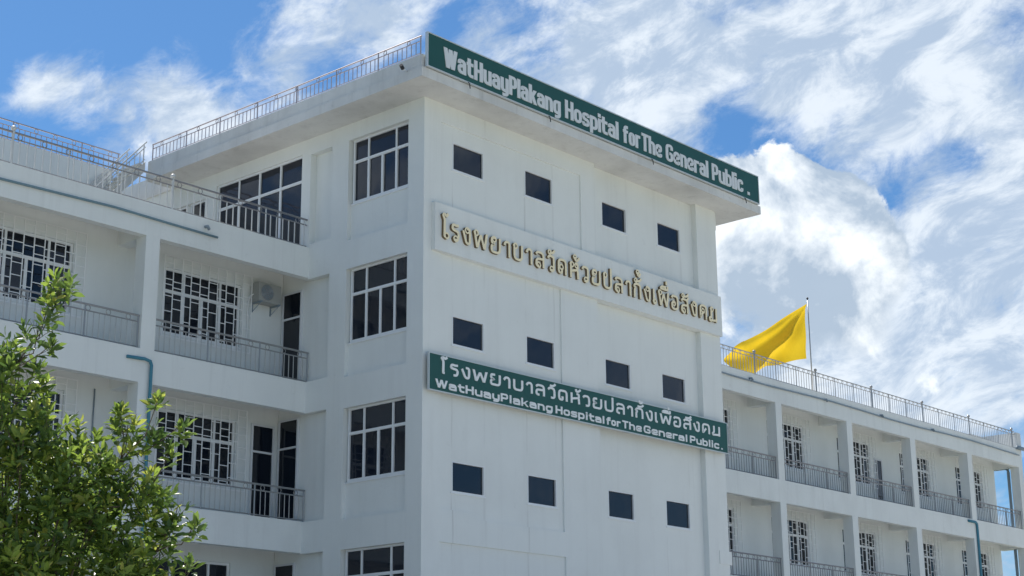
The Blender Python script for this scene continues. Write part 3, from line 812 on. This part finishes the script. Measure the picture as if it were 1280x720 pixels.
# ================================================================== flag
fg = thing('flag', 'plain yellow flag blowing from a thin pole above the right wing roof', 'flag', (25.74,5.0,14.2))
b_ = MB(); b_.tube([(0,0,0),(.0,0,3.9)], .028, 8, r2=.018); b_.build('pole', STEEL, fg, True)
b_ = MB(); b_.ball((0,0,3.93), .045); b_.build('finial', DARK, fg)
top = [(25.66,17.90),(24.37,17.14),(23.03,16.44),(21.86,15.80),(21.02,15.40)]
bot = [(25.42,15.70),(24.3,15.42),(23.06,15.02),(22.0,14.62),(20.74,14.50)]
def lerp_list(l, t):
    t *= len(l)-1; i = min(int(t), len(l)-2); f = t-i
    f2 = f*f*(3-2*f)*.35+f*.65
    return (l[i][0]*(1-f2)+l[i+1][0]*f2, l[i][1]*(1-f2)+l[i+1][1]*f2)
nu, nv = 60, 30; cl = MB()
for i in range(nu+1):
    for j in range(nv+1):
        u, v = i/nu, j/nv
        a = lerp_list(top, u); b = lerp_list(bot, u)
        x = a[0]*(1-v)+b[0]*v; z = a[1]*(1-v)+b[1]*v
        env = min(1, u*3)
        # folds fan out from the hoist's upper corner
        w_ = u*5.5+v*3.2
        fold = lambda t: abs(math.sin(t))**.7*2-1
        rr_ = math.hypot(u*1.4, v); th = math.atan2(v, u*1.4+.04)
        y = min(1, rr_*1.8)*(.17*fold(th*3.6+.5)+.07*math.sin(th*13+u*4)+.045*math.sin(u*11+v*5)) + .035*math.sin(v*9+u*3)
        z += .05*math.sin(u*9)*env*(1-v) + .05*math.sin(u*13+1)*v*env
        cl.v.append((x-25.74, y+.35*u, z-14.2))
for i in range(nu):
    for j in range(nv):
        a = i*(nv+1)+j; cl.f.append((a, a+1, a+nv+2, a+nv+1)); cl.mi.append(0)
o = cl.build('cloth', YEL, fg, True)

# ================================================================== tree
BARK = mat('bark', (.11,.09,.065), .9, var=.4, vscale=12, bump=.5, bscale=40)
def leafmat(name, c, tr, spec=.5):
    m = mat(name, c, .33, 0, spec, var=.35, vscale=7, trans=tr); return m
LF = [leafmat('leaf_green', (.175,.265,.05), .5), leafmat('leaf_dark_green', (.085,.155,.037), .42), leafmat('leaf_sunlit_green', (.26,.36,.06), .58), leafmat('leaf_yellow_green', (.40,.44,.09), .58)]  # last two greens have the sunlit tone mixed into the leaf colour
tree = thing('broadleaf_tree', 'leafy green tree with upright shoots in front of the left wing', 'tree', (-17.4,-11.5,0))
TB = Vector((-17.4,-11.5,0))
EXTRA = [(-17.81, -11.64, 5.71, 0.22), (-17.88, -11.75, 5.42, 0.3), (-17.6, -11.95, 5.52, 0.16), (-17.8, -12.15, 4.7, 0.4), (-17.43, -12.42, 4.35, 0.36), (-17.82, -11.8, 4.29, 0.5), (-17.16, -12.58, 4.4, 0.26), (-17.16, -12.55, 3.95, 0.4), (-16.82, -12.73, 4.21, 0.26), (-17.72, -12.03, 3.46, 0.5), (-16.45, -12.81, 3.79, 0.25), (-16.82, -12.68, 3.36, 0.4)]
BL = [(-17.72, -12.56, 6.17, 0.27), (-17.8, -12.43, 6.05, 0.2), (-17.81, -12.29, 5.79, 0.25), (-17.68, -12.37, 5.63, 0.12), (-17.79, -11.88, 5.5, 0.3), (-17.51, -11.79, 5.3, 0.26), (-17.74, -11.71, 4.98, 0.5), (-17.42, -11.98, 4.78, 0.42), (-17.5, -11.71, 4.34, 0.6), (-17.05, -12.09, 4.79, 0.27), (-16.88, -12.62, 4.85, 0.24), (-16.97, -12.59, 5.03, 0.12), (-16.84, -13.07, 5.09, 0.1), (-16.7, -12.8, 4.81, 0.22), (-16.5, -13.05, 4.87, 0.1), (-16.53, -12.92, 4.63, 0.16), (-16.86, -12.49, 4.49, 0.4), (-17.2, -12.3, 4.22, 0.5), (-16.6, -12.64, 4.16, 0.38), (-16.36, -12.84, 4.0, 0.2), (-16.21, -12.96, 3.88, 0.08), (-16.84, -12.52, 3.78, 0.45), (-17.44, -12.14, 3.72, 0.6), (-16.43, -12.6, 3.6, 0.36), (-16.17, -12.82, 3.45, 0.16), (-16.88, -11.93, 3.21, 0.8), (-16.35, -12.35, 2.8, 0.7), (-17.92, -10.94, 4.72, 0.8), (-17.95, -10.87, 3.54, 1.1), (-18.23, -10.09, 4.26, 1.0), (-17.25, -11.13, 2.33, 1.1), (-16.53, -11.83, 2.08, 1.0), (-17.67, -9.91, 2.36, 1.2), (-16.55, -10.69, 4.2, 0.8), (-16.91, -9.54, 3.54, 1.0), (-15.8, -10.32, 3.2, 1.0), (-18.02, -12.34, 2.8, 0.8)] + EXTRA
tr = MB(); fork = Vector((-.02,-.05,1.5))
tr.tube([(0,0,-.05),(.03,.0,.5),(-.02,-.05,1.0),tuple(fork)], .15, 10, r2=.11)
tr.build('trunk', BARK, tree, True)
tw = MB()
rnd = random.Random(5)
for (x, y, z, r) in BL:
    c = Vector((x,y,z))-TB
    src = fork
    if r < .28:
        big = [Vector(q[:3])-TB for q in BL if q[3] >= .3 and q[2] < z-.15]
        if big: src = min(big, key=lambda q: (q-c).length)
    mid = src.lerp(c, .55) + Vector((rnd.uniform(-.06,.06), rnd.uniform(-.06,.06), -.08))
    b = MB(); b.tube([tuple(src), tuple(src.lerp(mid,.5)+Vector((0,0,.03))), tuple(mid), tuple(mid.lerp(c,.6)), tuple(c+Vector((0,0,r*.3)))], .022 if r > .3 else .009, 6, r2=.004)
    b.build('limb', BARK, tree, True)
    for k in range(int(2+r*9)):
        d = Vector((rnd.gauss(0,1), rnd.gauss(0,1), abs(rnd.gauss(0,1))*.9)).normalized()*r*rnd.uniform(.6,1.0)
        tw.tube([tuple(mid.lerp(c, rnd.uniform(.5,1))), tuple(c+d*.5+Vector((0,0,-.04))), tuple(c+d)], .004, 4, r2=.002)
o = tw.build('twigs', BARK, tree, True); o['kind'] = 'stuff'
def leaf_geo(base, d, nrm, L_, w):
    """pointed oval, folded along its midrib; returns vertices (6) for faces"""
    d = d.normalized(); s = d.cross(nrm).normalized(); n = s.cross(d)
    return [base, base+d*L_*.32+s*w*.5+n*w*.14, base+d*L_*.70+s*w*.42+n*w*.10, base+d*L_-n*L_*.10, base+d*L_*.70-s*w*.42+n*w*.10, base+d*L_*.32-s*w*.5+n*w*.14, base+d*L_*.5-n*w*.03]
LFACE = [(0,1,6),(1,2,6),(2,3,6),(3,4,6),(4,5,6),(5,0,6)]
leaves = []
for bi, (x, y, z, r) in enumerate(BL):
    c = Vector((x,y,z))-TB
    r = max(.03, r-.085 if r < .45 else r-.05)
    nros = max(3, int(4 + (130 if r < .25 else 215)*r*r))
    for k in range(nros):
        for _ in range(20):
            q = Vector((rnd.uniform(-1,1), rnd.uniform(-1,1), rnd.uniform(-1,1)))
            if .12 < q.length < 1: break
        q = q*(q.length**-.35)
        p = c + Vector((q.x*r, q.y*r, q.z*r*1.05))
        axis = (Vector((q.x*.55, q.y*.55, .95)) + Vector((rnd.gauss(0,.3), rnd.gauss(0,.3), rnd.gauss(0,.15)))).normalized()
        a0 = rnd.uniform(0,6.28); t1 = axis.cross(Vector((1,.3,.2))).normalized(); t2 = axis.cross(t1)
        sunlit = rnd.random() < (.55 if q.z > .1 else .15)  # sun on the upper rims painted in: more yellow-green leaves there
        nl = rnd.randint(6,9)
        for m_ in range(nl):
            a = a0+m_*2.4; open_ = .35+.75*m_/nl
            d = axis*(1.15-open_) + (t1*math.cos(a)+t2*math.sin(a))*open_ + Vector((0,0,-.10*m_/nl))
            L_ = rnd.uniform(.10,.17)*(1.0 if m_ > 1 else .75); w = L_*rnd.uniform(.34,.46)
            mi = (2 if rnd.random() < .7 else 3) if (sunlit and m_ < 6) else (0 if rnd.random() < .55 else 1)
            nr = (axis + Vector((rnd.gauss(0,.35), rnd.gauss(0,.35), rnd.gauss(0,.35)))).normalized()
            if abs(d.normalized().dot(nr)) > .95: nr = t1
            b0 = p + d.normalized()*.012 - axis*.02*m_
            leaves.append((b0, d, nr, L_, w, mi))
# the leaves that show largest are single parts, the rest one mass
def seen(b):
    v = b+TB-CAMP; zz = v.dot(fw)
    px = 640+2035.7*v.dot(rt)/zz; py = 360-2035.7*v.dot(up)/zz
    return zz, (0 < px < 1280 and 0 < py < 715)
order = sorted([(seen(l[0])[0]/l[3], i) for i, l in enumerate(leaves) if seen(l[0])[1]])
single = {i for _, i in order[:300]}
fo = MB()
for i, (b0, d, nr, L_, w, mi) in enumerate(leaves):
    if i in single:
        me = bpy.data.meshes.new('leaf'); me.from_pydata([tuple(v-b0) for v in leaf_geo(b0, d, nr, L_, w)], [], LFACE)
        me.materials.append(LF[mi]); link('leaf', me, tree, tuple(b0))
    else:
        k = len(fo.v); fo.v += [tuple(v) for v in leaf_geo(b0, d, nr, L_, w)]
        fo.f += [tuple(k+j for j in f) for f in LFACE]; fo.mi += [mi]*6
o = fo.build('foliage', LF, tree); o['kind'] = 'stuff'
print('leaves', len(leaves), 'objects', len(bpy.data.objects))
